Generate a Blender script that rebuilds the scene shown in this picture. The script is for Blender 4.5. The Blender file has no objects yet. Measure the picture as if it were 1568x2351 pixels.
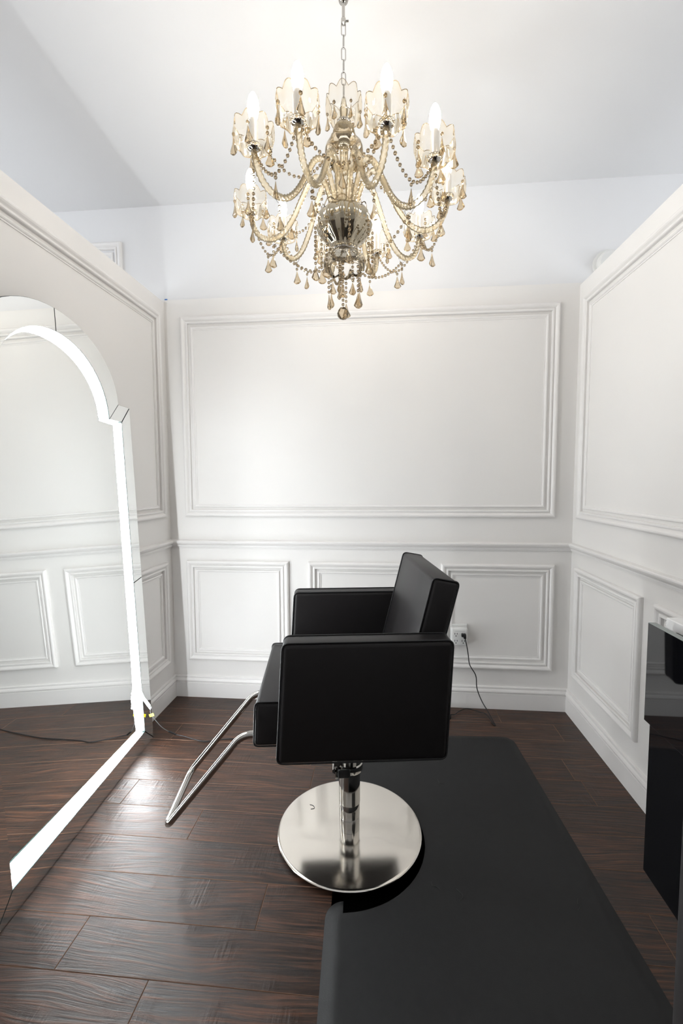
import bpy, bmesh, math, random
from mathutils import Vector, Matrix
random.seed(7)
PI = math.pi
sc = bpy.context.scene
COL = sc.collection

# ------------------------------------------------------------------ camera
CAM_H = 1.366
YAW, PITCH, ROLL, FPX = 0.0914225, 0.0701335, -0.004121, 1033.47
cd = bpy.data.cameras.new('camera'); cam = bpy.data.objects.new('camera', cd); COL.objects.link(cam)
cd.sensor_fit = 'VERTICAL'; cd.sensor_height = 36.0; cd.lens = 36.0 * FPX / 2351.0
cd.clip_start = 0.02
fw = Vector((-math.sin(YAW) * math.cos(PITCH), math.cos(YAW) * math.cos(PITCH), -math.sin(PITCH)))
rt = Vector((math.cos(YAW), math.sin(YAW), 0)); up = rt.cross(fw)
r2 = math.cos(ROLL) * rt + math.sin(ROLL) * up; u2 = -math.sin(ROLL) * rt + math.cos(ROLL) * up
cam.matrix_world = Matrix(((r2.x, u2.x, -fw.x, 0), (r2.y, u2.y, -fw.y, 0), (r2.z, u2.z, -fw.z, CAM_H), (0, 0, 0, 1)))
sc.camera = cam

# ------------------------------------------------------------------ world, exposure
LED_POWER = 92.0
BULB_POWER = 45.0
wd = bpy.data.worlds.new('world'); sc.world = wd; wd.use_nodes = True
wn = wd.node_tree.nodes
wn['Background'].inputs[0].default_value = (0.90, 0.945, 1.0, 1)
wn['Background'].inputs[1].default_value = 2.15
sc.view_settings.view_transform = 'Standard'; sc.view_settings.look = 'None'
sc.view_settings.gamma = 1.0; sc.view_settings.use_curve_mapping = False
sc.view_settings.exposure = 0.40
sc.cycles.use_denoising = True
sc.cycles.max_bounces = 7; sc.cycles.transmission_bounces = 4; sc.cycles.transparent_max_bounces = 16
sc.cycles.use_adaptive_sampling = True; sc.cycles.adaptive_threshold = 0.10; sc.cycles.adaptive_min_samples = 16
sc.cycles.glossy_bounces = 4; sc.cycles.diffuse_bounces = 3; sc.cycles.light_sampling_threshold = 0.03
sc.cycles.caustics_refractive = False
sc.cycles.sample_clamp_indirect = 6.0

# ------------------------------------------------------------------ room numbers (metres; x right, y away, z up)
XL, XR, D = -1.316, 1.087, 2.684
ZT, ZC, ZR = 2.44, 3.003, 1.0

# ------------------------------------------------------------------ helpers
def obj(name, bm, mats, parent=None, smooth=False, loc=None):
    me = bpy.data.meshes.new(name)
    bmesh.ops.recalc_face_normals(bm, faces=bm.faces[:])
    bm.to_mesh(me); bm.free()
    if not isinstance(mats, (list, tuple)): mats = [mats]
    for m in mats: me.materials.append(m)
    if smooth:
        if smooth is True:
            for p in me.polygons: p.use_smooth = True
        else:
            me.shade_smooth() if hasattr(me, 'shade_smooth') else None
            for p in me.polygons: p.use_smooth = True
            try: me.set_sharp_from_angle(angle=smooth)
            except Exception: pass
    o = bpy.data.objects.new(name, me); COL.objects.link(o)
    if parent: o.parent = parent
    if loc: o.location = loc
    return o
def share(src, name, parent=None, loc=None, rot=None, scale=None):
    o = bpy.data.objects.new(name, src.data); COL.objects.link(o)
    if parent: o.parent = parent
    if loc: o.location = loc
    if rot: o.rotation_euler = rot
    if scale: o.scale = scale
    return o
def empty(name, loc=(0, 0, 0), rz=0):
    o = bpy.data.objects.new(name, None); COL.objects.link(o)
    o.location = loc; o.rotation_euler = (0, 0, rz); o.empty_display_size = 0.05
    return o
def tag(o, label=None, cat=None, group=None, kind=None):
    if label: o['label'] = label
    if cat: o['category'] = cat
    if group: o['group'] = group
    if kind: o['kind'] = kind
    return o
def hexa(bm, c, mi=0):
    """8 corners: bottom 4 (ccw) then top 4"""
    v = [bm.verts.new(p) for p in c]
    fs = []
    for q in ((3, 2, 1, 0), (4, 5, 6, 7), (0, 1, 5, 4), (1, 2, 6, 5), (2, 3, 7, 6), (3, 0, 4, 7)):
        f = bm.faces.new([v[i] for i in q]); f.material_index = mi; fs.append(f)
    return v, fs
def box(bm, x0, x1, y0, y1, z0, z1, mi=0):
    return hexa(bm, [(x0, y0, z0), (x1, y0, z0), (x1, y1, z0), (x0, y1, z0), (x0, y0, z1), (x1, y0, z1), (x1, y1, z1), (x0, y1, z1)], mi)
def bevel(bm, w, seg=2):
    bmesh.ops.bevel(bm, geom=bm.edges[:], offset=w, segments=seg, profile=0.5, affect='EDGES')
def lathe(bm, prof, n=24, c=(0, 0, 0), lobes=0, amp=0.0, mi=0, cap=True, zamp=None):
    """prof: (r, z); lobes modulate r; zamp = list of z modulation per ring"""
    rings = []
    for k, (r, z) in enumerate(prof):
        ring = []
        for i in range(n):
            a = 2 * PI * i / n
            m = 1 + (amp * math.cos(lobes * a) if lobes else 0)
            dz = zamp[k] * abs(math.cos(lobes * a / 2)) if zamp else 0
            ring.append(bm.verts.new((c[0] + r * m * math.cos(a), c[1] + r * m * math.sin(a), c[2] + z + dz)))
        rings.append(ring)
    for a, b in zip(rings, rings[1:]):
        for i in range(n):
            f = bm.faces.new((a[i], a[(i + 1) % n], b[(i + 1) % n], b[i])); f.material_index = mi
    if cap:
        for ring in (rings[0], rings[-1]):
            try: bm.faces.new(ring).material_index = mi
            except Exception: pass
    return rings
def catmull(pts, n=8, closed=False):
    P = [Vector(p) for p in pts]; out = []
    m = len(P); rng = range(m if closed else m - 1)
    for i in rng:
        if closed: a, b, c, d = P[(i - 1) % m], P[i], P[(i + 1) % m], P[(i + 2) % m]
        else: a, b, c, d = P[max(i - 1, 0)], P[i], P[i + 1], P[min(i + 2, m - 1)]
        for k in range(n):
            t = k / n
            out.append(0.5 * ((2 * b) + (c - a) * t + (2 * a - 5 * b + 4 * c - d) * t * t + (3 * b - a - 3 * c + d) * t ** 3))
    if not closed: out.append(P[-1])
    return out
def tube(bm, pts, r, n=8, closed=False, mi=0, star=0.0, twist=0.0, lobes=4):
    P = [Vector(p) for p in pts]; m = len(P); rings = []
    ref = None; dist = 0
    for i in range(m):
        if closed: t = (P[(i + 1) % m] - P[(i - 1) % m])
        else: t = P[min(i + 1, m - 1)] - P[max(i - 1, 0)]
        t.normalize()
        if ref is None:
            ref = Vector((0, 0, 1)) if abs(t.z) < 0.9 else Vector((1, 0, 0))
        nx = (ref - t * ref.dot(t)).normalized(); ny = t.cross(nx); ref = nx
        if i: dist += (P[i] - P[i - 1]).length
        rr = r[i] if isinstance(r, (list, tuple)) else r
        ring = []
        for k in range(n):
            a = 2 * PI * k / n
            q = rr * (1 + star * math.cos(lobes * (a + twist * dist)))
            ring.append(bm.verts.new(P[i] + nx * q * math.cos(a) + ny * q * math.sin(a)))
        rings.append(ring)
    pairs = list(zip(rings, rings[1:])) + ([(rings[-1], rings[0])] if closed else [])
    for a, b in pairs:
        for k in range(n):
            f = bm.faces.new((a[k], a[(k + 1) % n], b[(k + 1) % n], b[k])); f.material_index = mi
    if not closed:
        for ring in (rings[0], rings[-1]): bm.faces.new(ring).material_index = mi
def BM(): return bmesh.new()

# ------------------------------------------------------------------ materials
def mat(name):
    m = bpy.data.materials.new(name); m.use_nodes = True
    nt = m.node_tree; b = nt.nodes['Principled BSDF']
    return m, nt, b
def simple(name, col, rough=0.5, metal=0.0, spec=0.5, noise=None, bump=None, coat=0.0):
    m, nt, b = mat(name)
    b.inputs['Base Color'].default_value = (*col, 1); b.inputs['Roughness'].default_value = rough
    b.inputs['Metallic'].default_value = metal; b.inputs['Specular IOR Level'].default_value = spec
    if coat: b.inputs['Coat Weight'].default_value = coat; b.inputs['Coat Roughness'].default_value = 0.03
    if noise:
        sc_, amt = noise
        tc = nt.nodes.new('ShaderNodeTexCoord'); n = nt.nodes.new('ShaderNodeTexNoise'); n.inputs['Scale'].default_value = sc_
        n.inputs['Detail'].default_value = 5
        nt.links.new(tc.outputs['Object'], n.inputs['Vector'])
        mx = nt.nodes.new('ShaderNodeMix'); mx.data_type = 'RGBA'
        mx.inputs[6].default_value = (*[c * (1 - amt) for c in col], 1); mx.inputs[7].default_value = (*[min(1, c * (1 + amt)) for c in col], 1)
        nt.links.new(n.outputs['Fac'], mx.inputs[0]); nt.links.new(mx.outputs[2], b.inputs['Base Color'])
    if bump:
        sc_, st, di = bump
        tc = nt.nodes.new('ShaderNodeTexCoord'); n = nt.nodes.new('ShaderNodeTexNoise'); n.inputs['Scale'].default_value = sc_
        n.inputs['Detail'].default_value = 3
        bp = nt.nodes.new('ShaderNodeBump'); bp.inputs['Strength'].default_value = st; bp.inputs['Distance'].default_value = di
        nt.links.new(tc.outputs['Object'], n.inputs['Vector']); nt.links.new(n.outputs['Fac'], bp.inputs['Height'])
        nt.links.new(bp.outputs['Normal'], b.inputs['Normal'])
    return m
def emissive(name, col, st):
    m = bpy.data.materials.new(name); m.use_nodes = True; nt = m.node_tree; nt.nodes.clear()
    e = nt.nodes.new('ShaderNodeEmission'); e.inputs[0].default_value = (*col, 1); e.inputs[1].default_value = st
    o = nt.nodes.new('ShaderNodeOutputMaterial'); nt.links.new(e.outputs[0], o.inputs[0]); m.cycles.emission_sampling = 'FRONT'; return m
def thin_glass(name, tint, rim, gloss=0.05, body=0.12):
    """thin champagne glass: tinted see-through sheet, glossy by Fresnel, a little milky body"""
    m = bpy.data.materials.new(name); m.use_nodes = True; nt = m.node_tree; nt.nodes.clear()
    N = nt.nodes.new; L = nt.links.new
    lw = N('ShaderNodeLayerWeight'); lw.inputs[0].default_value = 0.35
    cm = N('ShaderNodeMix'); cm.data_type = 'RGBA'; cm.inputs[6].default_value = (*tint, 1); cm.inputs[7].default_value = (*rim, 1)
    L(lw.outputs['Facing'], cm.inputs[0])
    tr = N('ShaderNodeBsdfTransparent'); L(cm.outputs[2], tr.inputs[0])
    df = N('ShaderNodeBsdfTranslucent'); df.inputs[0].default_value = (0.92, 0.82, 0.62, 1)
    m1 = N('ShaderNodeMixShader'); m1.inputs[0].default_value = body; L(tr.outputs[0], m1.inputs[1]); L(df.outputs[0], m1.inputs[2])
    gl = N('ShaderNodeBsdfGlossy'); gl.inputs['Roughness'].default_value = gloss; gl.inputs[0].default_value = (1, 0.95, 0.86, 1)
    fr = N('ShaderNodeFresnel'); fr.inputs[0].default_value = 1.6
    m2 = N('ShaderNodeMixShader'); L(fr.outputs[0], m2.inputs[0]); L(m1.outputs[0], m2.inputs[1]); L(gl.outputs[0], m2.inputs[2])
    o = N('ShaderNodeOutputMaterial'); L(m2.outputs[0], o.inputs[0]); return m

M = {}
M['paint'] = simple('warm_white_paint', (0.875, 0.855, 0.83), 0.45, bump=(260, 0.05, 0.002))
M['trim'] = simple('satin_white_trim', (0.88, 0.86, 0.84), 0.35)
M['upper'] = simple('cool_white_paint', (0.84, 0.84, 0.845), 0.6, bump=(300, 0.05, 0.002))
M['ceil'] = simple('ceiling_paint', (0.82, 0.82, 0.82), 0.7)
M['light_block'] = simple('light_block_grey', (0.45, 0.43, 0.41), 0.6)  # grey of the added front wall, set by how much light it bounces
M['vinyl'] = simple('black_vinyl', (0.0135, 0.0118, 0.0122), 0.45, spec=0.30, bump=(900, 0.12, 0.0006))
M['piping'] = simple('black_piping', (0.008, 0.008, 0.009), 0.5)
M['chrome'] = simple('chrome', (0.50, 0.485, 0.46), 0.07, 1.0)
M['steel'] = simple('brushed_steel', (0.84, 0.795, 0.73), 0.13, 1.0, bump=(5, 0.10, 0.004))
M['mirror'] = simple('mirror_silver', (0.90, 0.915, 0.905), 0.0, 1.0)
M['glass_edge'] = simple('green_glass_edge', (0.020, 0.032, 0.030), 0.25)
M['board'] = simple('dark_backing_board', (0.03, 0.028, 0.026), 0.7)
M['tan_core'] = simple('fibreboard_core', (0.22, 0.125, 0.08), 0.7)
M['underlay'] = simple('underlay_brown', (0.04, 0.025, 0.02), 0.8)
M['rubber'] = simple('black_foam_rubber', (0.0105, 0.0107, 0.0110), 0.62, spec=0.4, noise=(40, 0.25), bump=(500, 0.25, 0.0012))
M['cord'] = simple('black_cord', (0.01, 0.01, 0.011), 0.45)
M['plastic'] = simple('white_plastic', (0.82, 0.82, 0.80), 0.35)
M['slot'] = simple('dark_slot', (0.02, 0.02, 0.02), 0.6)
M['yellow'] = simple('yellow_tag', (0.85, 0.72, 0.02), 0.5)
M['clear_wire'] = simple('grey_wire', (0.16, 0.16, 0.17), 0.35)
M['gloss_black'] = simple('gloss_black_glass', (0.004, 0.004, 0.005), 0.03, spec=0.6)
M['glass_rim'] = simple('grey_green_glass_rim', (0.22, 0.25, 0.24), 0.2)
M['counter'] = simple('white_quartz', (0.84, 0.83, 0.82), 0.25)
M['post'] = simple('charcoal_paint', (0.026, 0.023, 0.023), 0.7, spec=0.3)
M['tape'] = simple('blue_tape', (0.03, 0.16, 0.5), 0.6)
M['hair'] = simple('black_hair', (0.006, 0.005, 0.005), 0.4)
M['led'] = emissive('led_white', (0.93, 0.97, 1.0), LED_POWER)
M['bulb'] = emissive('bulb_white', (1.0, 0.93, 0.84), BULB_POWER)
M['cup_glass'] = thin_glass('champagne_cup_glass', (1.0, 0.99, 0.965), (0.88, 0.79, 0.64), 0.06, 0.07)
M['arm_glass'] = thin_glass('champagne_rope_glass', (1.0, 0.995, 0.97), (0.97, 0.90, 0.74), 0.10, 0.34)
M['stem_glass'] = thin_glass('champagne_stem_glass', (1.0, 0.99, 0.96), (0.92, 0.83, 0.66), 0.10, 0.25)
M['crystal'] = thin_glass('smoky_crystal', (0.92, 0.85, 0.74), (0.50, 0.39, 0.26), 0.02, 0.08)
M['smoke_mirror'] = simple('smoked_mirror_glass', (0.44, 0.39, 0.30), 0.06, 0.92)
M['sleeve'] = simple('candle_sleeve_silver', (0.80, 0.80, 0.80), 0.3, 0.6)

def wood():
    m, nt, b = mat('dark_hickory_laminate')
    N = nt.nodes.new; L = nt.links.new
    tc = N('ShaderNodeTexCoord'); oi = N('ShaderNodeObjectInfo')
    add = N('ShaderNodeVectorMath'); add.operation = 'ADD'
    cr = N('ShaderNodeCombineXYZ'); mu = N('ShaderNodeMath'); mu.operation = 'MULTIPLY'; mu.inputs[1].default_value = 37.0
    L(oi.outputs['Random'], mu.inputs[0]); L(mu.outputs[0], cr.inputs[0]); L(mu.outputs[0], cr.inputs[1])
    L(tc.outputs['Object'], add.inputs[0]); L(cr.outputs[0], add.inputs[1])
    # large swirl warps the grain into cathedrals
    sw = N('ShaderNodeMapping'); sw.inputs['Scale'].default_value = (1.6, 5.0, 1); L(add.outputs[0], sw.inputs[0])
    n0 = N('ShaderNodeTexNoise'); n0.inputs['Scale'].default_value = 1.0; n0.inputs['Detail'].default_value = 1.5; L(sw.outputs[0], n0.inputs['Vector'])
    g0 = N('ShaderNodeMath'); g0.operation = 'MULTIPLY'; g0.inputs[1].default_value = 15.0; L(n0.outputs['Fac'], g0.inputs[0])
    mp = N('ShaderNodeMapping'); mp.inputs['Scale'].default_value = (4.0, 120.0, 1); L(add.outputs[0], mp.inputs[0])
    cz = N('ShaderNodeCombineXYZ'); L(g0.outputs[0], cz.inputs[1])
    ad2 = N('ShaderNodeVectorMath'); ad2.operation = 'ADD'; L(mp.outputs[0], ad2.inputs[0]); L(cz.outputs[0], ad2.inputs[1])
    n1 = N('ShaderNodeTexNoise'); n1.inputs['Scale'].default_value = 1.0; n1.inputs['Detail'].default_value = 6; n1.inputs['Roughness'].default_value = 0.65
    L(ad2.outputs[0], n1.inputs['Vector'])
    ramp = N('ShaderNodeValToRGB'); e = ramp.color_ramp.elements
    e[0].position = 0.33; e[0].color = (0.0085, 0.0062, 0.0055, 1)
    e[1].position = 0.72; e[1].color = (0.150, 0.060, 0.030, 1)
    x = ramp.color_ramp.elements.new(0.5); x.color = (0.040, 0.0195, 0.0118, 1)
    L(n1.outputs['Fac'], ramp.inputs[0])
    # plank to plank tone
    hv = N('ShaderNodeHueSaturation'); mr = N('ShaderNodeMapRange'); mr.inputs[3].default_value = 0.8; mr.inputs[4].default_value = 1.25
    L(oi.outputs['Random'], mr.inputs[0]); L(mr.outputs[0], hv.inputs['Value']); L(ramp.outputs[0], hv.inputs['Color'])
    L(hv.outputs[0], b.inputs['Base Color'])
    # hand scraped marks across the grain + grain relief
    ms = N('ShaderNodeMapping'); ms.inputs['Scale'].default_value = (110.0, 9.0, 1); ms.inputs['Rotation'].default_value = (0, 0, 0.25); L(add.outputs[0], ms.inputs[0])
    n2 = N('ShaderNodeTexNoise'); n2.inputs['Scale'].default_value = 1.0; n2.inputs['Detail'].default_value = 2; L(ms.outputs[0], n2.inputs['Vector'])
    n3 = N('ShaderNodeTexNoise'); n3.inputs['Scale'].default_value = 7.0; L(add.outputs[0], n3.inputs['Vector'])
    r3 = N('ShaderNodeMapRange'); r3.inputs[1].default_value = 0.5; r3.inputs[2].default_value = 0.66; L(n3.outputs['Fac'], r3.inputs[0])
    s2 = N('ShaderNodeMath'); s2.operation = 'MULTIPLY'; L(n2.outputs['Fac'], s2.inputs[0]); L(r3.outputs[0], s2.inputs[1])
    ml = N('ShaderNodeMapping'); ml.inputs['Scale'].default_value = (3.0, 9.0, 1); L(add.outputs[0], ml.inputs[0])
    n4 = N('ShaderNodeTexNoise'); n4.inputs['Scale'].default_value = 1.0; n4.inputs['Detail'].default_value = 2; L(ml.outputs[0], n4.inputs['Vector'])
    sm = N('ShaderNodeMath'); sm.operation = 'ADD'; L(s2.outputs[0], sm.inputs[0]); L(n1.outputs['Fac'], sm.inputs[1])
    sm2 = N('ShaderNodeMath'); sm2.operation = 'MULTIPLY_ADD'; sm2.inputs[1].default_value = 1.8; L(n4.outputs['Fac'], sm2.inputs[0]); L(sm.outputs[0], sm2.inputs[2])
    bp = N('ShaderNodeBump'); bp.inputs['Strength'].default_value = 0.6; bp.inputs['Distance'].default_value = 0.003
    L(sm2.outputs[0], bp.inputs['Height']); L(bp.outputs['Normal'], b.inputs['Normal'])
    rr = N('ShaderNodeMapRange'); rr.inputs[3].default_value = 0.27; rr.inputs[4].default_value = 0.48; L(n1.outputs['Fac'], rr.inputs[0]); L(rr.outputs[0], b.inputs['Roughness'])
    b.inputs['Specular IOR Level'].default_value = 0.48
    return m
M['wood'] = wood()

# ================================================================== STRUCTURE
# ---- floor with its planks
bm = BM(); box(bm, -4.5, 4.5, -3.5, D + 0.012, -0.06, -0.011)
floor = tag(obj('floor', bm, M['underlay']), kind='structure')
PW, PL, GAP = 0.159, 1.22, 0.0012
def plank_mesh(L):
    bm = BM(); hx, hy, b = L / 2 - GAP / 2, PW / 2 - GAP / 2, 0.0011
    v0 = [bm.verts.new(p) for p in ((-hx, -hy, -0.010), (hx, -hy, -0.010), (hx, hy, -0.010), (-hx, hy, -0.010))]
    v1 = [bm.verts.new(p) for p in ((-hx, -hy, -b), (hx, -hy, -b), (hx, hy, -b), (-hx, hy, -b))]
    v2 = [bm.verts.new(p) for p in ((-hx + b, -hy + b, 0), (hx - b, -hy + b, 0), (hx - b, hy - b, 0), (-hx + b, hy - b, 0))]
    bm.faces.new(v0[::-1])
    for a, c in ((v0, v1), (v1, v2)):
        for i in range(4): bm.faces.new((a[i], a[(i + 1) % 4], c[(i + 1) % 4], c[i])).material_index = 1
    bm.faces.new(v2)
    return bm
full = None
ends = {0: -0.637, 1: -0.915, 2: -0.385, 3: -0.10, 4: -0.742, 5: -1.109, 6: 0.90, 7: -0.345, 8: -1.12, 9: 0.95, 10: -0.55, 11: 0.25}
XA, XB = XL - 0.02, XR + 0.02
row = -7
while True:
    y0 = 1.09 + PW * (row - 1); yc = y0 + PW / 2
    if yc - PW / 2 > D: break
    e = ends.get(row, random.uniform(-1.2, 0.9))
    cuts = [e + k * PL for k in range(-3, 4)]
    xs = [XA] + [c for c in cuts if XA + 0.03 < c < XB - 0.03] + [XB]
    for a, c in zip(xs, xs[1:]):
        L = c - a
        if abs(L - PL) < 1e-4:
            if full is None:
                o = full = obj('plank', plank_mesh(PL), [M['wood'], M['tan_core']], floor)
            else: o = share(full, 'plank', floor)
        else: o = obj('plank', plank_mesh(L), [M['wood'], M['tan_core']], floor)
        o.location = ((a + c) / 2, yc, 0)
    row += 1

# ---- ceiling, walls
bm = BM(); box(bm, -4.5, 4.5, -3.5, D + 0.15, ZC, ZC + 0.1); tag(obj('ceiling', bm, M['ceil']), kind='structure')
bm = BM(); box(bm, -4.5, 4.5, D + 0.012, D + 0.15, -0.05, ZC); upper = tag(obj('wall_back_upper', bm, M['upper']), kind='structure')
bm = BM(); box(bm, -4.5, 4.5, -3.6, -3.5, -0.05, ZC); tag(obj('wall_front_light_block', bm, M['light_block']), kind='structure')  # unseen wall added behind the camera to dim light from the front
bm = BM(); box(bm, XL - 0.1, XR + 0.1, D, D + 0.0125, 0, ZT + 0.012)
wall_back = tag(obj('wall_back', bm, M['paint']), kind='structure')
YN = -0.35
bm = BM(); box(bm, XL - 0.11, XL, YN, D, 0, ZT); wall_left = tag(obj('wall_left', bm, M['paint']), kind='structure')
bm = BM(); box(bm, XR, XR + 0.11, YN, D, 0, ZT); wall_right = tag(obj('wall_right', bm, M['paint']), kind='structure')
# ---- moulding machinery: a wall maps (along, up, out) to world
WALLS = {'back': lambda s, t, n: (s, D - n, t), 'left': lambda s, t, n: (XL + n, s, t), 'right': lambda s, t, n: (XR - n, s, t),
         'upper': lambda s, t, n: (s, D + 0.012 - n, t)}
def frame_loop(bm, wall, s0, s1, t0, t1, prof):
    f = WALLS[wall]; loops = []
    for ins, dep in prof:
        loops.append([bm.verts.new(f(s, t, dep)) for s, t in ((s0 + ins, t0 + ins), (s1 - ins, t0 + ins), (s1 - ins, t1 - ins), (s0 + ins, t1 - ins))])
    for a, b in zip(loops, loops[1:]):
        for i in range(4): bm.faces.new((a[i], a[(i + 1) % 4], b[(i + 1) % 4], b[i]))
OUT_P = [(0, 0), (0, .013), (.003, .018), (.008, .021), (.014, .021), (.020, .018), (.026, .012), (.029, .010), (.031, .010), (.031, .014), (.034, .0155), (.040, .0155), (.043, .012), (.043, 0)]
IN_P = [(.058, 0), (.058, .006), (.061, .0085), (.066, .0085), (.070, .006), (.072, .003), (.078, .003), (.078, 0)]
def panel(wall, parent, s0, s1, t0, t1):
    bm = BM(); frame_loop(bm, wall, s0, s1, t0, t1, OUT_P); o = obj('panel_moulding', bm, M['trim'], parent)
    bm = BM(); frame_loop(bm, wall, s0, s1, t0, t1, IN_P); obj('inner_bead', bm, M['trim'], o)
def run(bm, wall, s0, s1, prof):
    f = WALLS[wall]
    a = [bm.verts.new(f(s0, t, n)) for n, t in prof]; b = [bm.verts.new(f(s1, t, n)) for n, t in prof]
    for i in range(len(prof) - 1): bm.faces.new((a[i], a[i + 1], b[i + 1], b[i]))
    bm.faces.new(a); bm.faces.new(b)
BASE_P = [(0, 0), (.014, 0), (.014, .092), (.011, .094), (.011, .098), (.016, .101), (.017, .108), (.014, .116), (.009, .122), (.009, .126), (.011, .128), (.010, .134), (0, .137)]
RAIL_P = [(0, ZR - .045), (.008, ZR - .045), (.009, ZR - .038), (.013, ZR - .036), (.013, ZR - .030), (.018, ZR - .026), (.026, ZR - .018), (.030, ZR - .010), (.030, ZR - .004), (.024, ZR), (0, ZR + .002)]
def rail_and_base(side, parent, s0, s1):
    bm = BM(); run(bm, side, s0, s1, BASE_P); tag(obj('baseboard_' + side, bm, M['trim']), kind='structure')
    bm = BM(); run(bm, side, s0, s1, RAIL_P); obj('chair_rail', bm, M['trim'], parent)
rail_and_base('back', wall_back, XL, XR); rail_and_base('left', wall_left, YN, D); rail_and_base('right', wall_right, YN, D)
TB, TT, UB, UT = 0.243, 0.873, 1.148, 2.347
for a, b in ((-1.214, -0.571), (-0.450, 0.224), (0.345, 0.990)): panel('back', wall_back, a, b, TB, TT)
panel('back', wall_back, -1.212, 0.982, UB, UT)
for side, par in (('left', wall_left), ('right', wall_right)):
    for k in range(4):
        s1 = 2.605 - k * 0.745
        panel(side, par, s1 - 0.648, s1, TB, TT)
    panel(side, par, 0.45, 2.605, UB, UT); panel(side, par, -0.30, 0.35, UB, UT)
panel('upper', upper, -3.6, -1.572, 1.3, 2.806)
# ================================================================== CHAIR
CH = empty('salon_chair', (-0.125, 1.652, 0), PI + 0.137)   # local +x forward, +y towards the camera side
tag(CH, 'black vinyl salon chair with square arms on a round steel base', 'chair')
def loft_box(name, front, back, y0, y1, parent, bw=0.022, seg=3, m=None):
    """side outline given as (x, z) corners front-bottom, front-top, back-top, back-bottom, extruded y0..y1"""
    fb, ft = front; bt, bb = back
    bm = BM()
    hexa(bm, [(fb[0], y0, fb[1]), (bb[0], y0, bb[1]), (bb[0], y1, bb[1]), (fb[0], y1, fb[1]),
              (ft[0], y0, ft[1]), (bt[0], y0, bt[1]), (bt[0], y1, bt[1]), (ft[0], y1, ft[1])])
    bevel(bm, bw, seg)
    return obj(name, bm, m or M['vinyl'], parent, smooth=0.9)
def round_loop(cs, y, r, n=5):
    """rounded polygon through corners cs (x,z) at y"""
    out = []
    k = len(cs)
    for i in range(k):
        p = Vector((cs[i][0], cs[i][1])); a = Vector(cs[i - 1]) - p; b = Vector(cs[(i + 1) % k]) - p
        a.normalize(); b.normalize()
        p0, p1 = p + a * r, p + b * r
        for j in range(n + 1):
            t = j / n; q = p0 * (1 - t) ** 2 + p * 2 * t * (1 - t) + p1 * t * t
            out.append((q.x, y, q.y))
    return out
def piping(cs, y, r, parent, rad=0.0028):
    bm = BM(); tube(bm, round_loop(cs, y, r), rad, 6, closed=True); obj('piping', bm, M['piping'], parent, smooth=True)
HW, TA = 0.345, 0.080
side_cs = [(0.242, 0.508), (0.220, 0.882), (-0.297, 0.882), (-0.279, 0.508)]
for sgn in (1, -1):
    y0, y1 = sorted((sgn * HW, sgn * (HW - TA)))
    arm = loft_box('armrest', side_cs[:2], side_cs[2:], y0, y1, CH, 0.016, 4)
    piping(side_cs, sgn * (HW - 0.006), 0.022, arm); piping(side_cs, sgn * (HW - TA + 0.006), 0.022, arm)
seat = loft_box('seat', [(0.322, 0.519), (0.316, 0.664)], [(-0.24, 0.664), (-0.24, 0.519)], -0.264, 0.264, CH, 0.014, 3)
scs = [(0.322, 0.519), (0.316, 0.664), (-0.2, 0.664), (-0.2, 0.519)]
piping(scs, 0.260, 0.016, seat); piping(scs, -0.260, 0.016, seat)
bcs = [(-0.140, 0.600), (-0.253, 1.056), (-0.338, 1.040), (-0.228, 0.600)]
back = loft_box('backrest', bcs[:2], bcs[2:], -0.262, 0.262, CH, 0.014, 3)
piping(bcs, 0.257, 0.016, back); piping(bcs, -0.257, 0.016, back)
bm = BM(); box(bm, -0.18, 0.16, -0.14, 0.14, 0.500, 0.521); bevel(bm, 0.004, 1); obj('seat_frame', bm, M['piping'], CH)
# round base, column, clamp, lever
bm = BM(); lathe(bm, [(0.0, 0.0166), (0.268, 0.0166), (0.2745, 0.0176), (0.276, 0.021), (0.273, 0.0245), (0.266, 0.0252), (0.05, 0.0256), (0.0, 0.0256)], 96, cap=False)
obj('base_disc', bm, M['steel'], CH, smooth=0.8)
bm = BM(); lathe(bm, [(0.0, 0.0), (0.15, 0.0), (0.16, 0.0168), (0.0, 0.0168)], 48, cap=False); obj('base_pad', bm, M['piping'], CH)
bm = BM()
lathe(bm, [(0.0385, 0.026), (0.0385, 0.074), (0.0375, 0.076), (0.0395, 0.078), (0.0395, 0.128), (0.0385, 0.130), (0.0385, 0.132), (0.041, 0.135), (0.041, 0.262), (0.030, 0.264)], 48)
obj('column', bm, M['chrome'], CH, smooth=0.5)
bm = BM(); lathe(bm, [(0.030, 0.262), (0.050, 0.264), (0.052, 0.268), (0.052, 0.292), (0.048, 0.296), (0.03, 0.296)], 40); obj('clamp_ring', bm, M['chrome'], CH, smooth=0.5)
bm = BM(); lathe(bm, [(0.028, 0.290), (0.028, 0.505)], 32); obj('neck', bm, M['chrome'], CH, smooth=0.5)
bm = BM(); tube(bm, [(0.058, 0.045, 0.283), (0.058, -0.02, 0.283)], 0.009, 12); tube(bm, [(0.052, 0.05, 0.280), (0.052, 0.075, 0.276)], 0.0055, 8)
box(bm, 0.040, 0.060, 0.020, 0.040, 0.268, 0.298); obj('clamp_bolt', bm, M['chrome'], CH, smooth=0.5)
bm = BM(); box(bm, 0.0, 0.045, 0.048, 0.060, 0.262, 0.294); bevel(bm, 0.003, 1); obj('lock_lever', bm, M['piping'], CH)
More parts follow.
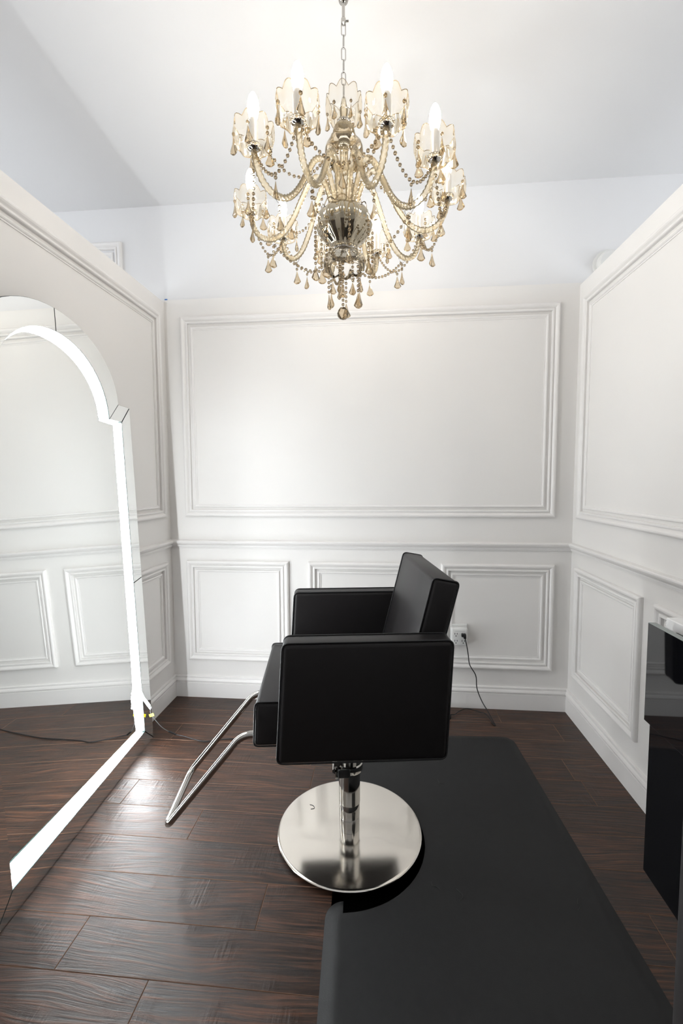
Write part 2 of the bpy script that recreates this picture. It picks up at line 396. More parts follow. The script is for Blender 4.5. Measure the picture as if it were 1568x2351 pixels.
# footrest: bent tube
FB = 0.152
def fillet(cs, r, n=7):
    out = [Vector(cs[0])]
    for i in range(1, len(cs) - 1):
        p = Vector(cs[i]); da = (Vector(cs[i - 1]) - p).normalized(); db = (Vector(cs[i + 1]) - p).normalized()
        for j in range(n + 1):
            t = j / n; out.append((p + da * r) * (1 - t) ** 2 + p * 2 * t * (1 - t) + (p + db * r) * t * t)
    out.append(Vector(cs[-1])); return out
pts = fillet([(0.20, FB, 0.497), (0.378, FB, 0.497), (0.645, FB, 0.172), (0.645, -FB, 0.172), (0.378, -FB, 0.497), (0.20, -FB, 0.497)], 0.038)
bm = BM(); tube(bm, pts, 0.0125, 14); obj('footrest', bm, M['chrome'], CH, smooth=True)

# ================================================================== MAT
BETA = math.radians(3.0)
MAT = empty('floor_mat', (-0.178, 1.33, 0), BETA)
tag(MAT, 'black foam floor mat with a half-round cutout hugging the chair base', 'mat')
def mat_outline(ins, n=40):
    W, v0, v1 = 0.917, -0.52, 1.0
    cu, cv, R = 0.043, 0.288, 0.256 + ins
    x0, x1, y0, y1 = ins, W - ins, v0 + ins, v1 - ins
    rc = max(0.06 - ins, 0.012)
    out = []
    def corner(cx, cy, a0):
        for j in range(7):
            a = a0 + (PI / 2) * j / 6
            out.append((cx + rc * math.cos(a), cy + rc * math.sin(a)))
    corner(x1 - rc, y1 - rc, 0); corner(x0 + rc, y1 - rc, PI / 2)
    # left edge down to the cutout with a soft lip, round the arc, on down
    f = 0.062 - ins
    fx = x0 + f; hy = math.sqrt((R + f) ** 2 - (fx - cu) ** 2)
    th = math.atan2(hy, fx - cu)             # angle of the lip centre seen from the cutout centre
    for j in range(9):                       # upper lip: from the straight edge (pointing -x) round to the cutout
        a = PI + (th + PI - PI) * j / 8
        out.append((fx + f * math.cos(a), cv + hy + f * math.sin(a)))
    for j in range(1, n):
        a = th - 2 * th * j / n
        out.append((cu + R * math.cos(a), cv + R * math.sin(a)))
    for j in range(9):
        a = PI - th + th * j / 8
        out.append((fx + f * math.cos(a), cv - hy + f * math.sin(a)))
    corner(x0 + rc, y0 + rc, PI); corner(x1 - rc, y0 + rc, 1.5 * PI)
    return out
bm = BM(); H = 0.0165
rings = []
for ins, z in ((0, 0.0), (0, 0.002), (0.010, 0.0052), (0.022, 0.0098), (0.032, 0.0132), (0.040, 0.0153), (0.047, 0.0163), (0.054, H)):
    rings.append([bm.verts.new((x, y, z)) for x, y in mat_outline(ins)])
for a, b in zip(rings, rings[1:]):
    n = len(a)
    for i in range(n): bm.faces.new((a[i], a[(i + 1) % n], b[(i + 1) % n], b[i]))
bm.faces.new(rings[-1]); bm.faces.new(rings[0])
bmesh.ops.triangulate(bm, faces=[f for f in bm.faces if len(f.verts) > 4])
obj('mat_body', bm, M['rubber'], MAT, smooth=0.7)

# ================================================================== MIRROR
LEAN = math.radians(2.2)
u = Vector((0.0623325, -0.9980554, 0)); n0 = Vector((0.9980554, 0.0623325, 0))
v = Vector((0, 0, 1)) * math.cos(LEAN) - n0 * math.sin(LEAN); nn = n0 * math.cos(LEAN) + Vector((0, 0, 1)) * math.sin(LEAN)
MBASE = Vector((-1.2314 + 0.014, 2.2166, 0.0))
MW = Matrix(((u.x, nn.x, v.x, MBASE.x), (u.y, nn.y, v.y, MBASE.y), (u.z, nn.z, v.z, MBASE.z), (0, 0, 0, 1)))
MI = empty('arched_mirror'); MI.matrix_world = MW
tag(MI, 'arched frameless floor mirror with mirrored border leaning on left wall', 'mirror')
Wm, BW, SH = 1.072, 0.088, 1.738
CXm = Wm / 2
def outer_arch(n=28):  # right shoulder to left shoulder
    a, b = CXm - 0.107, 0.298
    return [(CXm - a * math.cos(PI * k / n), SH + b * math.sin(PI * k / n)) for k in range(n + 1)]
def inner_arch(n=28, off=0.0):
    a, b = CXm - 0.198 - off, 0.290 - off
    return [(CXm - a * math.cos(PI * k / n), SH - 0.083 + b * math.sin(PI * k / n)) for k in range(n + 1)]
def slab(bm, poly, y0, y1):
    """front face slot 0 mirror, rest slot 1"""
    Y = lambda y, s: y(s) if callable(y) else y
    f = [bm.verts.new((s, Y(y1, s), t)) for s, t in poly]; b = [bm.verts.new((s, Y(y0, s), t)) for s, t in poly]
    bm.faces.new(f).material_index = 0; bm.faces.new(b[::-1]).material_index = 1
    k = len(poly)
    for i in range(k): bm.faces.new((f[i], b[i], b[(i + 1) % k], f[(i + 1) % k])).material_index = 1
YP = lambda s: -0.0235 - 0.0314 * max(0.0, s - 0.08)      # the pane sits a little askew in its border
full_out = [(0, 0), (0, SH)] + outer_arch() + [(Wm, SH), (Wm, 0)]
def grow(poly, d):  # shrink towards the middle a little
    return [(CXm + (s - CXm) * (1 - d / CXm), 0.9 + (t - 0.9) * (1 - d / 0.9)) for s, t in poly]
bm = BM(); slab(bm, grow(full_out, 0.004), lambda s: YP(s) - 0.0085, lambda s: YP(s) - 0.0043); obj('backing_board', bm, [M['board'], M['board']], MI)
inner = [(BW, BW - 0.006), (BW, SH - 0.083)] + inner_arch() + [(Wm - BW, SH - 0.083), (Wm - BW, BW - 0.006)]
bm = BM(); slab(bm, grow(inner, -0.01), lambda s: YP(s) - 0.004, YP); obj('mirror_pane', bm, [M['mirror'], M['glass_edge']], MI)
g = 0.0011
def inset(poly, c):
    k = len(poly); out = []
    area = sum(poly[i][0] * poly[(i + 1) % k][1] - poly[(i + 1) % k][0] * poly[i][1] for i in range(k))
    sg = 1 if area > 0 else -1
    for i in range(k):
        p = Vector(poly[i]); a = p - Vector(poly[i - 1]); b = Vector(poly[(i + 1) % k]) - p
        if a.length < 1e-7 or b.length < 1e-7: out.append(poly[i]); continue
        a.normalize(); b.normalize()
        na, nb = Vector((-a.y, a.x)) * sg, Vector((-b.y, b.x)) * sg
        m = na + nb; q = p + m * (c / max(0.3, 1 + na.dot(nb)))
        out.append((q.x, q.y))
    return out
def strip(poly):
    bm = BM(); c = 0.0013
    ip = inset(poly, c); k = len(poly)
    rows_ = [[bm.verts.new((s, YP(s) + 0.0002, t)) for s, t in poly], [bm.verts.new((s, -c, t)) for s, t in poly], [bm.verts.new((s, 0.0, t)) for s, t in ip]]
    bm.faces.new(rows_[0][::-1]).material_index = 1; bm.faces.new(rows_[2]).material_index = 0
    for a, b in zip(rows_, rows_[1:]):
        for i in range(k): bm.faces.new((a[i], a[(i + 1) % k], b[(i + 1) % k], b[i])).material_index = 1
    obj('border_strip', bm, [M['mirror'], M['glass_edge']], MI)
ZS = 0.862
ib = BW - 0.006
strip([(g, 0.0), (Wm - g, 0.0), (Wm - BW, ib - g), (BW, ib - g)])
for m_ in (0, 1):
    X = (lambda s: s) if m_ == 0 else (lambda s: Wm - s)
    def S(poly): strip([(X(s), t) for s, t in (poly if m_ == 0 else poly[::-1])])
    S([(0, g), (BW - g, ib + g), (BW - g, ZS - 0.006), (0, ZS + 0.006)])
    S([(0, ZS + 0.006 + 2 * g), (BW - g, ZS - 0.006 + 2 * g), (BW - g, SH - 0.083 - g), (0, SH - 2 * g)])
    S([(2 * g, SH), (BW + g, SH - 0.083 + g), (0.198 - g, SH - 0.083 + g), (0.107 - g, SH)])
    oa, ia = outer_arch(), inner_arch()
    ha, hi = oa[:15], ia[:15]
    ha = ha[:-1] + [(CXm - g, ha[-1][1])]; hi = hi[:-1] + [(CXm - g, hi[-1][1])]
    S([(s, t + g) for s, t in hi[::-1]][::-1] + [(s, t) for s, t in ha[::-1]])

# ---- LED neon strip stuck inside the border
off, ly = 0.0074, -0.0155
lL = -0.030
A1 = [(s, ly if s < CXm else ly + (lL - ly) * min(1, (s - CXm) / 0.3), t) for s, t in inner_arch(36, off)]
path = [(BW + off, ly, 0.30), (BW + off + 0.003, ly, ib + off), (BW + off + 0.012, ly, ib + off), (Wm - BW - off - 0.004, lL, ib + off), (Wm - BW - off, lL, ib + off + 0.004), (Wm - BW - off, lL, SH - 0.083 - off - 0.003),
        (Wm - BW - off - 0.004, lL, SH - 0.083 - off)] + A1[::-1] + [(BW + off + 0.004, ly, SH - 0.083 - off), (BW + off, ly, SH - 0.083 - off - 0.004),
        (BW + off, ly + 0.001, 0.45), (BW + off, ly + 0.003, 0.32), (BW + off - 0.006, ly + 0.020, 0.26), (BW + off - 0.022, ly + 0.030, 0.226), (BW + off - 0.030, ly + 0.036, 0.206)]
path[0] = (BW + off + 0.017, ly + 0.002, 0.30)
bm = BM(); tube(bm, path, 0.0068, 8)
LE = obj('light_strip', bm, M['led'], MI, smooth=True); LE['label'] = 'glowing white LED tube along the inner edge of the border'
e0 = Vector(path[-1])
bm = BM(); tube(bm, [e0, e0 + Vector((-0.003, 0.006, -0.014))], 0.0076, 8); obj('end_cap', bm, M['plastic'], LE)
# wire in world space (parent has a transform, so convert)
inv = MW.inverted()
w0 = MW @ (e0 + Vector((-0.003, 0.006, -0.014)))
wire1 = [w0, (-1.201, 2.17, 0.152), (-1.165, 2.2, 0.071), (-1.137, 2.222, 0.033)]
bm = BM(); tube(bm, [inv @ Vector(p) for p in catmull(wire1, 6)], 0.0016, 6); obj('wire', bm, M['clear_wire'], LE, smooth=True)
bm = BM(); box(bm, -0.012, 0.012, -0.0015, 0.0015, -0.008, 0.008)
t_ = obj('wire_tag', bm, M['yellow'], LE); t_.matrix_local = inv @ Matrix.Translation((-1.199, 2.170, 0.148)) @ Matrix.Rotation(0.15, 4, 'Z') @ Matrix.Rotation(-0.3, 4, 'Y')
bm = BM(); tube(bm, [inv @ Vector(p) for p in ((-1.137, 2.222, 0.033), (-1.105, 2.238, 0.008))], 0.0048, 8); obj('wire_plug', bm, M['cord'], LE)
wire2 = [(-1.105, 2.238, 0.008), (-1.06, 2.232, 0.004), (-1.0, 2.212, 0.004), (-0.93, 2.195, 0.004), (-0.86, 2.215, 0.004), (-0.77, 2.235, 0.004), (-0.6, 2.27, 0.004), (-0.35, 2.36, 0.004), (-0.1, 2.46, 0.004), (0.15, 2.5, 0.004), (0.335, 2.53, 0.010)]
W2 = Vector(wire2[0]); W2.z = 0
bm = BM(); tube(bm, [Vector(p) - W2 for p in catmull(wire2, 8)], 0.0028, 6)
tag(obj('extension_cord', bm, M['cord'], smooth=True, loc=W2), 'thin black lead running along the planks from mirror light to behind chair', 'cord')

# ================================================================== OUTLET, CORD, BRICK
OA = empty('outlet_adapter', (0.452, D, 0.448))
tag(OA, 'white plug-in outlet adapter with four sockets on back wall', 'outlet')
bm = BM(); box(bm, -0.050, 0.050, -0.008, 0.0, -0.062, 0.064); bevel(bm, 0.003, 1); obj('wall_plate', bm, M['plastic'], OA)
bm = BM(); box(bm, -0.049, 0.047, -0.046, -0.006, -0.057, 0.050); bevel(bm, 0.010, 3); body = obj('adapter_body', bm, M['plastic'], OA, smooth=0.6)
for sx in (-0.021, 0.021):
    for sz in (-0.030, 0.012):
        bm = BM()
        box(bm, sx - 0.0085, sx - 0.0055, -0.0467, -0.044, sz - 0.001, sz + 0.010)
        box(bm, sx + 0.0055, sx + 0.0085, -0.0467, -0.044, sz, sz + 0.009)
        tube(bm, [(sx, -0.0467, sz - 0.009), (sx, -0.044, sz - 0.009)], 0.0032, 8)
        obj('socket_slots', bm, M['slot'], body)
bm = BM(); box(bm, -0.03, 0.03, -0.0465, -0.044, 0.031, 0.0318); obj('seam', bm, M['glass_rim'], body)
PC = empty('extension_cord', (0.473, D - 0.047, 0.46))
tag(PC, 'thin black power cord hanging from the outlet adapter to floor', 'cord')
def rel(pts, o): return [Vector(p) - o.location for p in pts]
bm = BM(); box(bm, -0.013, 0.013, -0.020, 0.0, -0.009, 0.009); box(bm, -0.001, 0.013, -0.024, -0.003, -0.018, 0.003); bevel(bm, 0.003, 2); obj('plug', bm, M['cord'], PC, smooth=0.6)
cpts = [(0.480, 2.620, 0.443), (0.490, 2.618, 0.400), (0.501, 2.628, 0.345), (0.512, 2.635, 0.281), (0.548, 2.636, 0.216), (0.556, 2.636, 0.140), (0.580, 2.615, 0.075), (0.606, 2.575, 0.035), (0.622, 2.52, 0.010), (0.627, 2.480, 0.004), (0.617, 2.500, 0.005), (0.600, 2.58, 0.012), (0.56, 2.61, 0.012), (0.50, 2.636, 0.014), (0.455, 2.615, 0.009), (0.415, 2.572, 0.008), (0.372, 2.56, 0.012)]
bm = BM(); tube(bm, rel(catmull(cpts, 8), PC), 0.0029, 6); obj('cable', bm, M['cord'], PC, smooth=True)
bm = BM(); box(bm, -0.035, 0.035, -0.055, 0.055, 0.0, 0.032); bevel(bm, 0.005, 2)
pb = obj('power_brick', bm, M['cord'], smooth=0.6, loc=(0.34, 2.565, 0.0005)); pb.rotation_euler = (0, 0, 0.4)
tag(pb, 'small black power brick on floor behind the chair', 'power adapter')

# ================================================================== STATION CABINET (right wall)
XC = XR - 0.42
CB = empty('styling_station', (XC, 1.16, 0.36))
tag(CB, 'gloss black wall-hung styling cabinet with drawer on right wall', 'cabinet')
o0 = CB.location
def wbox(name, x0, x1, y0, y1, z0, z1, ms, bw=0.0, parent=CB, o0=o0):
    bm = BM(); box(bm, x0 - o0.x, x1 - o0.x, y0 - o0.y, y1 - o0.y, z0 - o0.z, z1 - o0.z)
    if bw: bevel(bm, bw, 1)
    return obj(name, bm, ms, parent)
wbox('cabinet_body', XC + 0.022, XR - 0.031, 0.33, 1.165, 0.370, 0.985, M['gloss_black'])
dr = wbox('drawer_front', XC, XC + 0.019, 0.325, 1.178, 0.752, 1.006, [M['gloss_black']], 0.0008)
dd = dr.data; dd.materials.append(M['glass_rim'])
for p in dd.polygons:
    if p.normal.z > 0.6: p.material_index = 1
wbox('door_front', XC + 0.004, XC + 0.021, 0.74, 1.160, 0.362, 0.749, M['gloss_black'], 0.0008)
wbox('door_front', XC + 0.004, XC + 0.021, 0.325, 0.737, 0.362, 0.749, M['gloss_black'], 0.0008)
ct = wbox('countertop', XC + 0.058, XR - 0.032, 0.30, 1.205, 0.985, 1.012, M['counter'], 0.002, parent=None, o0=Vector((XC + 0.058, 1.205, 0.985)))
ct.location = (XC + 0.058, 1.205, 0.985); tag(ct, 'white countertop slab on top of the black cabinet', 'countertop')
for p in ct.data.polygons: pass
# dark upright beside the camera
PO = empty('upright_pole', (0.441, 0.62, 0)); tag(PO, 'dark grey upright pole at right edge in front of black cabinet', 'pole')
bm = BM(); lathe(bm, [(0.0285, 0.012), (0.0285, 1.55), (0.02, 1.56)], 32); obj('shaft', bm, M['post'], PO, smooth=0.6)
bm = BM(); lathe(bm, [(0.12, 0.0), (0.12, 0.008), (0.11, 0.0125), (0.028, 0.0125)], 40); obj('foot', bm, M['post'], PO, smooth=0.6)

# ---- round fixture on upper wall, tape
SD = empty('wall_alarm', (1.232, D + 0.012, 2.545)); tag(SD, 'round white wall alarm peeking over the right partition', 'alarm')
bm = BM(); rg = lathe(bm, [(0.080, 0.0), (0.080, 0.012), (0.070, 0.016), (0.0, 0.016)], 40, cap=False); o = obj('base_plate', bm, M['plastic'], SD, smooth=0.5); o.rotation_euler = (PI / 2, 0, 0)
bm = BM(); lathe(bm, [(0.066, 0.016), (0.066, 0.034), (0.056, 0.046), (0.0, 0.050)], 40, cap=False); o = obj('cover', bm, M['plastic'], SD, smooth=0.5); o.rotation_euler = (PI / 2, 0, 0)
bm = BM(); box(bm, -0.008, 0.008, -0.003, 0.0, -0.005, 0.005)
tag(obj('tape_scrap', bm, M['tape'], loc=(XL + 0.010, D + 0.0115, ZT + 0.0175)), 'tiny scrap of blue tape at the left partition top corner', 'tape')

# ---- loose hairs
def hair(pts, z, r, label):
    o = empty('hair_strand', (pts[0][0], pts[0][1], 0))
    bm = BM(); tube(bm, [Vector((x, y, z)) - Vector((pts[0][0], pts[0][1], z)) for x, y in [(p.x, p.y) for p in catmull([(a, b, 0) for a, b in pts], 5)]], r, 5)
    COL.objects.unlink(o); bpy.data.objects.remove(o)
    h = obj('hair_strand', bm, M['hair'], loc=(pts[0][0], pts[0][1], z)); tag(h, label, 'hair', 'loose hairs on the floor')
zm = 0.0165 + 0.0008
hair([(0.165, 1.445), (0.168, 1.430), (0.180, 1.428), (0.192, 1.418)], zm, 0.0007, 'short black hair on the mat just right of the chair base')
hair([(0.245, 1.425), (0.262, 1.405), (0.258, 1.392), (0.247, 1.380)], zm, 0.0007, 'curved black hair on the middle of the mat')
hair([(0.630, 1.425), (0.622, 1.408), (0.628, 1.398), (0.612, 1.382)], zm, 0.0009, 'black hair near the right edge of the mat')
hair([(0.250, 1.975), (0.256, 1.950), (0.275, 1.945)], zm, 0.0007, 'short black hair at the back of the mat')
hair([(-0.405, 1.56), (-0.392, 1.566), (-0.384, 1.562)], 0.0008, 0.0008, 'short black hair on the planks left of the chair base')
hair([(-0.232, 2.005), (-0.226, 2.022), (-0.236, 2.035)], 0.0008, 0.0007, 'short black hair on the planks behind the column')
hair([(-0.298, 1.757), (-0.283, 1.752), (-0.276, 1.738), (-0.290, 1.732)], 0.0264, 0.0008, 'curled black hair on the steel chair base')

# ================================================================== CHANDELIER
AX, AY = -0.137, 1.642
CL = empty('chandelier', (AX, AY, 2.0897)); ZO = 2.1; CL.scale = (0.9862,) * 3
tag(CL, 'champagne crystal chandelier with ten candle bulbs hanging from ceiling', 'chandelier')
def cl(name, bm, m, parent=CL, smooth=True): return obj(name, bm, m, parent, smooth)
def Z(prof): return [(r, z - ZO) for r, z in prof]
bm = BM(); lathe(bm, Z([(0.008, 3.008), (0.015, 3.011), (0.018, 3.018), (0.018, 3.0255)]), 32); cl('canopy', bm, M['chrome'], smooth=0.6)
bm = BM(); lathe(bm, Z([(0.0055, 2.95), (0.0055, 3.01)]), 12); lathe(bm, Z([(0.004, 2.936), (0.0085, 2.940), (0.0085, 2.956), (0.0055, 2.960)]), 12)
tube(bm, [(0.004, 0, 2.948 - ZO), (0.018, 0, 2.948 - ZO)], 0.003, 8); cl('rod', bm, M['chrome'], smooth=0.6)
# chain
def link_mesh(h, w, r):
    pts = []
    for k in range(20):
        a = 2 * PI * k / 20
        x = (w - r) * math.cos(a); z = (h - w) * (1 if math.sin(a) > 0 else -1) + (w - r) * math.sin(a)
        pts.append((x, 0, z))
    bm = BM(); tube(bm, pts, r, 6, closed=True); return bm
lk = None; zz = 2.922; i = 0
while zz > 2.70:
    if lk is None: o = lk = cl('chain_link', link_mesh(0.0225, 0.0092, 0.0020), M['chrome'])
    else: o = share(lk, 'chain_link', CL)
    o.location = (0, 0, zz - ZO); o.rotation_euler = (0, 0, 0.3 + (PI / 2) * (i % 2)); i += 1; zz -= 0.0400
def scallop_cup(R, H, n=64, lobes=8, up=1, droop=0.0, base=0.35):
    bm = BM()
    prof = [(R * base, 0), (R * 0.72, H * 0.03), (R * 0.92, H * 0.14), (R * 1.0, H * 0.36), (R * 1.02, H * 0.60), (R * 0.99, H * 0.80), (R * 0.95, H * 0.88)]
    za = [0, 0, 0, 0, H * 0.03, H * 0.09, H * 0.17]
    pr = [(r, up * z) for r, z in prof]
    lathe(bm, pr, n, lobes=lobes, amp=0.055, cap=False, zamp=[up * x for x in za])
    # rim bead so the edge reads
    k = []
    r, z = prof[-1]
    for i in range(n):
        a = 2 * PI * i / n; m_ = 1 + 0.055 * math.cos(lobes * a)
        k.append((r * m_ * math.cos(a), r * m_ * math.sin(a), up * (z + za[-1] * abs(math.cos(lobes * a / 2)))))
    tube(bm, k, 0.0011, 5, closed=True, mi=1)
    return bm
# central stem, top to bottom
o = cl('top_bowl', scallop_cup(0.060, 0.092, base=0.3), [M['cup_glass'], M['crystal']]); o.location = (0, 0, 2.618 - ZO)
bm = BM(); lathe(bm, Z([(0.006, 2.62), (0.013, 2.64), (0.015, 2.66), (0.010, 2.68), (0.006, 2.70)]), 16); cl('finial', bm, M['stem_glass'])
bm = BM(); lathe(bm, Z([(0.020, 2.612), (0.024, 2.614), (0.024, 2.622), (0.020, 2.624)]), 24, lobes=12, amp=0.06); cl('upper_collar', bm, M['chrome'])
bm = BM(); lathe(bm, Z([(0.018, 2.614), (0.030, 2.606), (0.037, 2.590), (0.040, 2.572), (0.039, 2.556)]), 48, lobes=16, amp=0.03, cap=False); cl('bell_glass', bm, M['stem_glass'])
o = cl('skirt_bowl', scallop_cup(0.063, 0.075, lobes=6, up=-1, base=0.3), [M['cup_glass'], M['crystal']]); o.location = (0, 0, 2.562 - ZO)
bm = BM(); lathe(bm, Z([(0.022, 2.553), (0.020, 2.535), (0.015, 2.530)]), 24); cl('brass_ring', bm, M['smoke_mirror'])
bm = BM(); lathe(bm, Z([(0.0145, 2.535), (0.0145, 2.478)]), 32, lobes=8, amp=0.06, cap=False); cl('stem_tube', bm, M['stem_glass'])
bm = BM(); lathe(bm, Z([(0.0155, 2.482), (0.018, 2.478), (0.018, 2.456), (0.0165, 2.450)]), 32, lobes=12, amp=0.05, cap=False); cl('stem_collar', bm, M['stem_glass'])
bm = BM(); lathe(bm, Z([(0.020, 2.452), (0.029, 2.446), (0.033, 2.428), (0.030, 2.395), (0.022, 2.355), (0.016, 2.335)]), 48, lobes=12, amp=0.04, cap=False); cl('stem_vase', bm, M['stem_glass'])
bm = BM(); lathe(bm, Z([(0.012, 2.340), (0.012, 2.328), (0.006, 2.326), (0.006, 2.29)]), 16); cl('stem_pin', bm, M['chrome'], smooth=0.6)
bm = BM()
lathe(bm, Z([(0.066, 2.318), (0.082, 2.312), (0.094, 2.296), (0.098, 2.272), (0.092, 2.248), (0.074, 2.224), (0.054, 2.208), (0.046, 2.198), (0.045, 2.186), (0.050, 2.180)]), 96, lobes=12, amp=0.03, cap=False)
bowl = cl('centre_bowl', bm, M['smoke_mirror'])
bm = BM(); lathe(bm, Z([(0.0, 2.300), (0.066, 2.300), (0.070, 2.318)]), 48, cap=False); cl('arm_plate', bm, M['chrome'], smooth=0.6)
k = []
for i in range(120):
    a = 2 * PI * i / 120
    k.append((0.080 * math.cos(a), 0.080 * math.sin(a), 2.316 - ZO + 0.016 * abs(math.sin(5 * a))))
bm = BM(); tube(bm, k, 0.0018, 5, closed=True); cl('bowl_rim', bm, M['crystal'], bowl)
bm = BM(); lathe(bm, Z([(0.040, 2.188), (0.050, 2.184), (0.050, 2.176), (0.042, 2.172)]), 40, lobes=20, amp=0.02); cl('lower_collar', bm, M['chrome'])
o = cl('lower_bowl', scallop_cup(0.071, 0.058, lobes=8, up=-1, base=0.5), [M['cup_glass'], M['crystal']]); o.location = (0, 0, 2.176 - ZO)

# crystals
def drop_mesh(Hh=0.050, W=0.0155, T=0.0085):
    prof = [(0.0012, 0.0), (0.0035, -0.05), (0.45, -0.42), (0.80, -0.66), (1.0, -0.80), (0.93, -0.86), (0.45, -0.97), (0.0, -1.0)]
    bm = BM(); rings = []
    n = 8
    for r, z in prof[1:-1]:
        rings.append([bm.verts.new(((r if r > 0.1 else 0.12) * W * math.cos(2 * PI * i / n + PI / 8), (r if r > 0.1 else 0.12) * T * math.sin(2 * PI * i / n + PI / 8), z * Hh)) for i in range(n)])
    top = bm.verts.new((0, 0, 0)); bot = bm.verts.new((0, 0, -Hh))
    for i in range(n):
        bm.faces.new((top, rings[0][i], rings[0][(i + 1) % n])); bm.faces.new((bot, rings[-1][(i + 1) % n], rings[-1][i]))
        for a, b in zip(rings, rings[1:]): bm.faces.new((a[i], a[(i + 1) % n], b[(i + 1) % n], b[i]))
    return bm
DROP = [None, None]
BEADR = 0.0058
def add_bead(bm, p, r=BEADR, ax=None):
    v = []
    R1 = [bm.verts.new((p.x + 0.75 * r * math.cos(a), p.y + 0.75 * r * math.sin(a), p.z + 0.62 * r)) for a in [PI / 3 * i for i in range(6)]]
    R2 = [bm.verts.new((p.x + r * math.cos(a), p.y + r * math.sin(a), p.z)) for a in [PI / 3 * i + PI / 6 for i in range(6)]]
    R3 = [bm.verts.new((p.x + 0.75 * r * math.cos(a), p.y + 0.75 * r * math.sin(a), p.z - 0.62 * r)) for a in [PI / 3 * i for i in range(6)]]
    for i in range(6):
        j = (i + 1) % 6
        bm.faces.new((R1[i], R2[i], R1[j])); bm.faces.new((R1[j], R2[i], R2[j])); bm.faces.new((R2[i], R3[j], R2[j])); bm.faces.new((R2[i], R3[i], R3[j]))
    bm.faces.new(R1); bm.faces.new(R3[::-1])
def drop_at(p, parent, s=1.0, rz=None):
    if DROP[0] is None:
        o = DROP[0] = obj('crystal_drop', drop_mesh(), M['crystal'], parent)
    else: o = share(DROP[0], 'crystal_drop', parent)
    o.location = p; o.rotation_euler = (random.uniform(-.06, .06), random.uniform(-.06, .06), random.uniform(0, PI) if rz is None else rz)
    o.scale = (s, s, s); return o
def strand(pts, drop=None, spacing=0.0150, parent=CL, wire=True, nb=None):
    """bead string along polyline points (relative to chandelier), optional drop at its end"""
    P = [Vector(p) for p in pts]; cum = [0]
    for a, b in zip(P, P[1:]): cum.append(cum[-1] + (b - a).length)
    n = max(1, int(cum[-1] / spacing)); bm = BM()
    j = 0
    for i in range(n):
        d = (i + 0.5) * cum[-1] / n
        while j < len(P) - 2 and cum[j + 1] < d: j += 1
        t = (d - cum[j]) / max(1e-6, cum[j + 1] - cum[j])
        add_bead(bm, P[j].lerp(P[j + 1], t), BEADR * random.uniform(0.92, 1.05))
    bf = len(bm.faces)
    tube(bm, P, 0.0005, 3, mi=1)
    o = obj('bead_strand', bm, [M['crystal'], M['chrome']], parent)
    if drop: drop_at(P[-1], o, drop)
    return o
def sag(a, b, d, n=10):
    a, b = Vector(a), Vector(b)
    return [a.lerp(b, i / n) - Vector((0, 0, 4 * d * (i / n) * (1 - i / n))) for i in range(n + 1)]
def hang(p, L, drop=1.0, parent=CL):
    return strand([Vector(p), Vector(p) - Vector((0, 0, L))], drop, parent=parent)

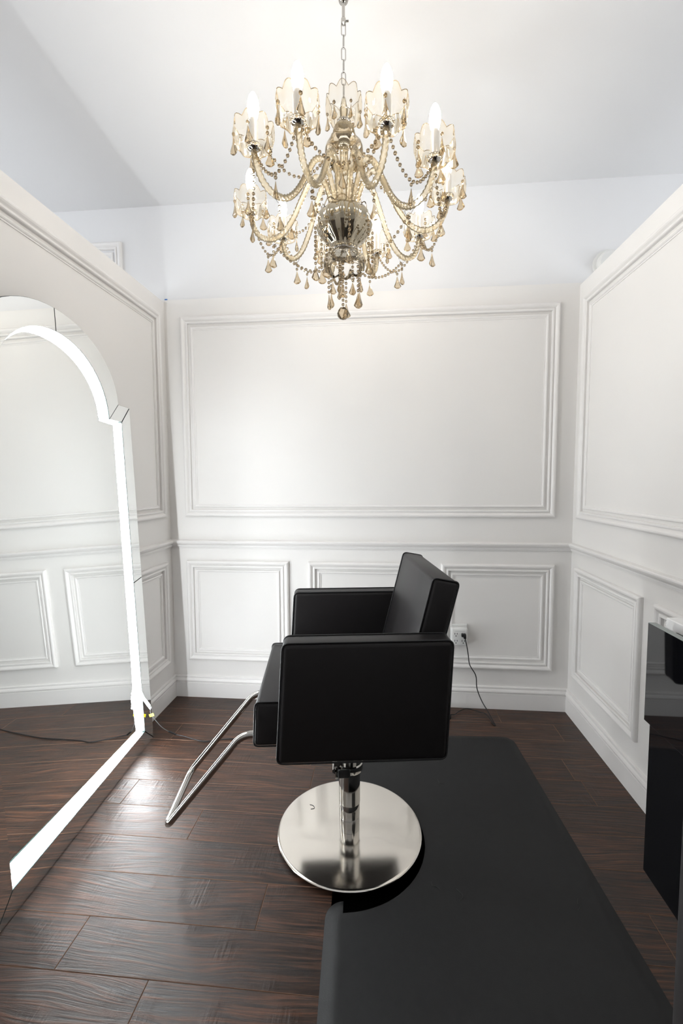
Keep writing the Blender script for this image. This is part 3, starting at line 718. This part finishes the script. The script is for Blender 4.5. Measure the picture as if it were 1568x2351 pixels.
RA = 0.362
arms = [(-106, 2.362), (-66, 2.350), (-36, 2.328), (2, 2.345), (39, 2.334), (72, 2.331), (105, 2.345), (139, 2.357), (170, 2.364), (-134, 2.364)]
prof_arm = [(0.040, 2.315), (0.052, 2.372), (0.072, 2.425), (0.100, 2.452), (0.130, 2.434), (0.158, 2.385), (0.195, 2.315), (0.238, 2.265), (0.285, 2.250), (0.328, 2.268), (0.352, 2.305)]
CUP = None; parts = {}
ends_ = []
for k, (deg, zc) in enumerate(arms):
    a = math.radians(deg); ca, sa = math.cos(a), math.sin(a)
    dz = zc - 2.35
    pr = []
    for r, z in prof_arm:
        w = max(0, min(1, (r - 0.1) / 0.2)); pr.append((r * ca, r * sa, z + dz * w - ZO))
    pr.append((RA * ca, RA * sa, zc - ZO))
    sm = catmull(pr, 16)
    bm = BM(); tube(bm, sm, 0.0095, 15, star=0.16, twist=150.0, lobes=3); arm = cl('arm', bm, M['arm_glass'])
    bm = BM(); lathe(bm, [(0.010, 0), (0.012, 0.012), (0.009, 0.013)], 12); o = obj('arm_socket', bm, M['chrome'], arm, smooth=0.6); o.location = Vector(sm[0]) - Vector((0, 0, 0.004))
    tip = Vector((RA * ca, RA * sa, zc - ZO))
    if not parts:
        bm = BM(); lathe(bm, [(0.009, -0.004), (0.016, 0.0), (0.022, 0.006), (0.023, 0.012), (0.019, 0.016)], 40, lobes=20, amp=0.05); parts['c'] = obj('collar', bm, M['chrome'], arm, smooth=0.7)
        parts['g'] = obj('glass_cup', scallop_cup(0.0605, 0.070), [M['cup_glass'], M['crystal']], arm, smooth=True)
        bm = BM(); lathe(bm, [(0.0135, 0.012), (0.0135, 0.080), (0.0105, 0.082), (0.0105, 0.088)], 24); parts['s'] = obj('candle_sleeve', bm, M['sleeve'], arm, smooth=0.6)
        bm = BM(); lathe(bm, [(0.0095, 0.086), (0.0135, 0.096), (0.0168, 0.110), (0.0175, 0.122), (0.0160, 0.137), (0.0120, 0.151), (0.0065, 0.161), (0.0025, 0.165), (0.0, 0.1655)], 24, cap=False); parts['b'] = obj('bulb', bm, M['bulb'], arm, smooth=True)
        cp = [parts[x] for x in 'cgsb']
    else:
        cp = [share(parts[x], parts[x].name.split('.')[0], arm) for x in 'cgsb']
    for o in cp:
        o.location = tip; o.rotation_euler = (0, 0, a)
    # five drops under the cup rim, each on a bead
    for q in range(5):
        b = a + 2 * PI * (q + 0.5) / 5 + random.uniform(-.15, .15)
        p = tip + Vector((0.059 * math.cos(b), 0.059 * math.sin(b), 0.045))
        hang(p, 0.018 + (0.012 if q % 2 else 0), 0.98, arm)
    # ring and drop below the trough
    tp = Vector((0.272 * ca, 0.272 * sa, 2.243 + dz - ZO))
    bm = BM(); tube(bm, [tp + Vector((0.016 * math.cos(t) * ca, 0.016 * math.cos(t) * sa, 0.016 * math.sin(t) + 0.002)) for t in [2 * PI * i / 16 for i in range(16)]], 0.0009, 4, closed=True); obj('hook_ring', bm, M['chrome'], arm)
    hang(tp - Vector((0, 0, 0.014)), 0.034, 1.0, arm)
    ends_.append((a, tip, tp))
order = sorted(ends_, key=lambda e: e[0] % (2 * PI))
for i, (a, tip, tp) in enumerate(order):
    b, tip2, tp2 = order[(i + 1) % len(order)]
    d1 = Vector((math.cos(a), math.sin(a), 0)); d2 = Vector((math.cos(b), math.sin(b), 0))
    # swag between neighbouring cups, a drop hung at its lowest point
    s = sag(tip + Vector((0, 0, 0.004)), tip2 + Vector((0, 0, 0.004)), 0.105 if (tip - tip2).length < 0.28 else 0.12)
    strand(s); hang(s[5], 0.020, 1.0)
    # string from the skirt down to each cup
    m_ = Vector((0.060 * math.cos(a), 0.060 * math.sin(a), 2.503 - ZO))
    if i % 2 == 0: strand(sag(m_, tip + Vector((-0.05 * math.cos(a), -0.05 * math.sin(a), 0.02)), 0.085, 12), spacing=0.019)
    else: hang(m_, 0.030, 0.9)
    # swag from arm trough in to the lower bowl
    m2 = Vector((0.068 * math.cos(a), 0.068 * math.sin(a), 2.125 - ZO))
    if i % 2: strand(sag(tp - Vector((0, 0, 0.012)), m2, 0.035), spacing=0.0165)
# strings off the bowl's shoulder and the lower bowl
for i in range(8):
    a = 2 * PI * i / 8 + 0.25
    hang((0.103 * math.cos(a), 0.103 * math.sin(a), 2.262 - ZO), 0.115 + 0.02 * (i % 3), 1.05)
for i in range(6):
    a = 2 * PI * i / 6 + 0.5
    hang((0.060 * math.cos(a), 0.060 * math.sin(a), 2.122 - ZO), 0.070 + 0.028 * (i % 2), 1.05)
for i in range(3):
    a = 2 * PI * i / 3
    hang((0.030 * math.cos(a), 0.030 * math.sin(a), 2.150 - ZO), 0.075, 0.9)
st = strand([(-0.005, 0, 2.165 - ZO), (-0.005, 0, 1.990 - ZO)])
bm = BM(); bmesh.ops.create_icosphere(bm, subdivisions=2, radius=0.0215)
for v_ in bm.verts:
    if v_.co.z > 0.012: v_.co.z *= 1.12
o = obj('crystal_ball', bm, M['crystal'], CL); o.location = (-0.005, 0, 1.966 - ZO)
for i in range(6):
    a = 2 * PI * i / 6
    hang((0.058 * math.cos(a), 0.058 * math.sin(a), 2.66 - ZO), 0.022, 0.85)
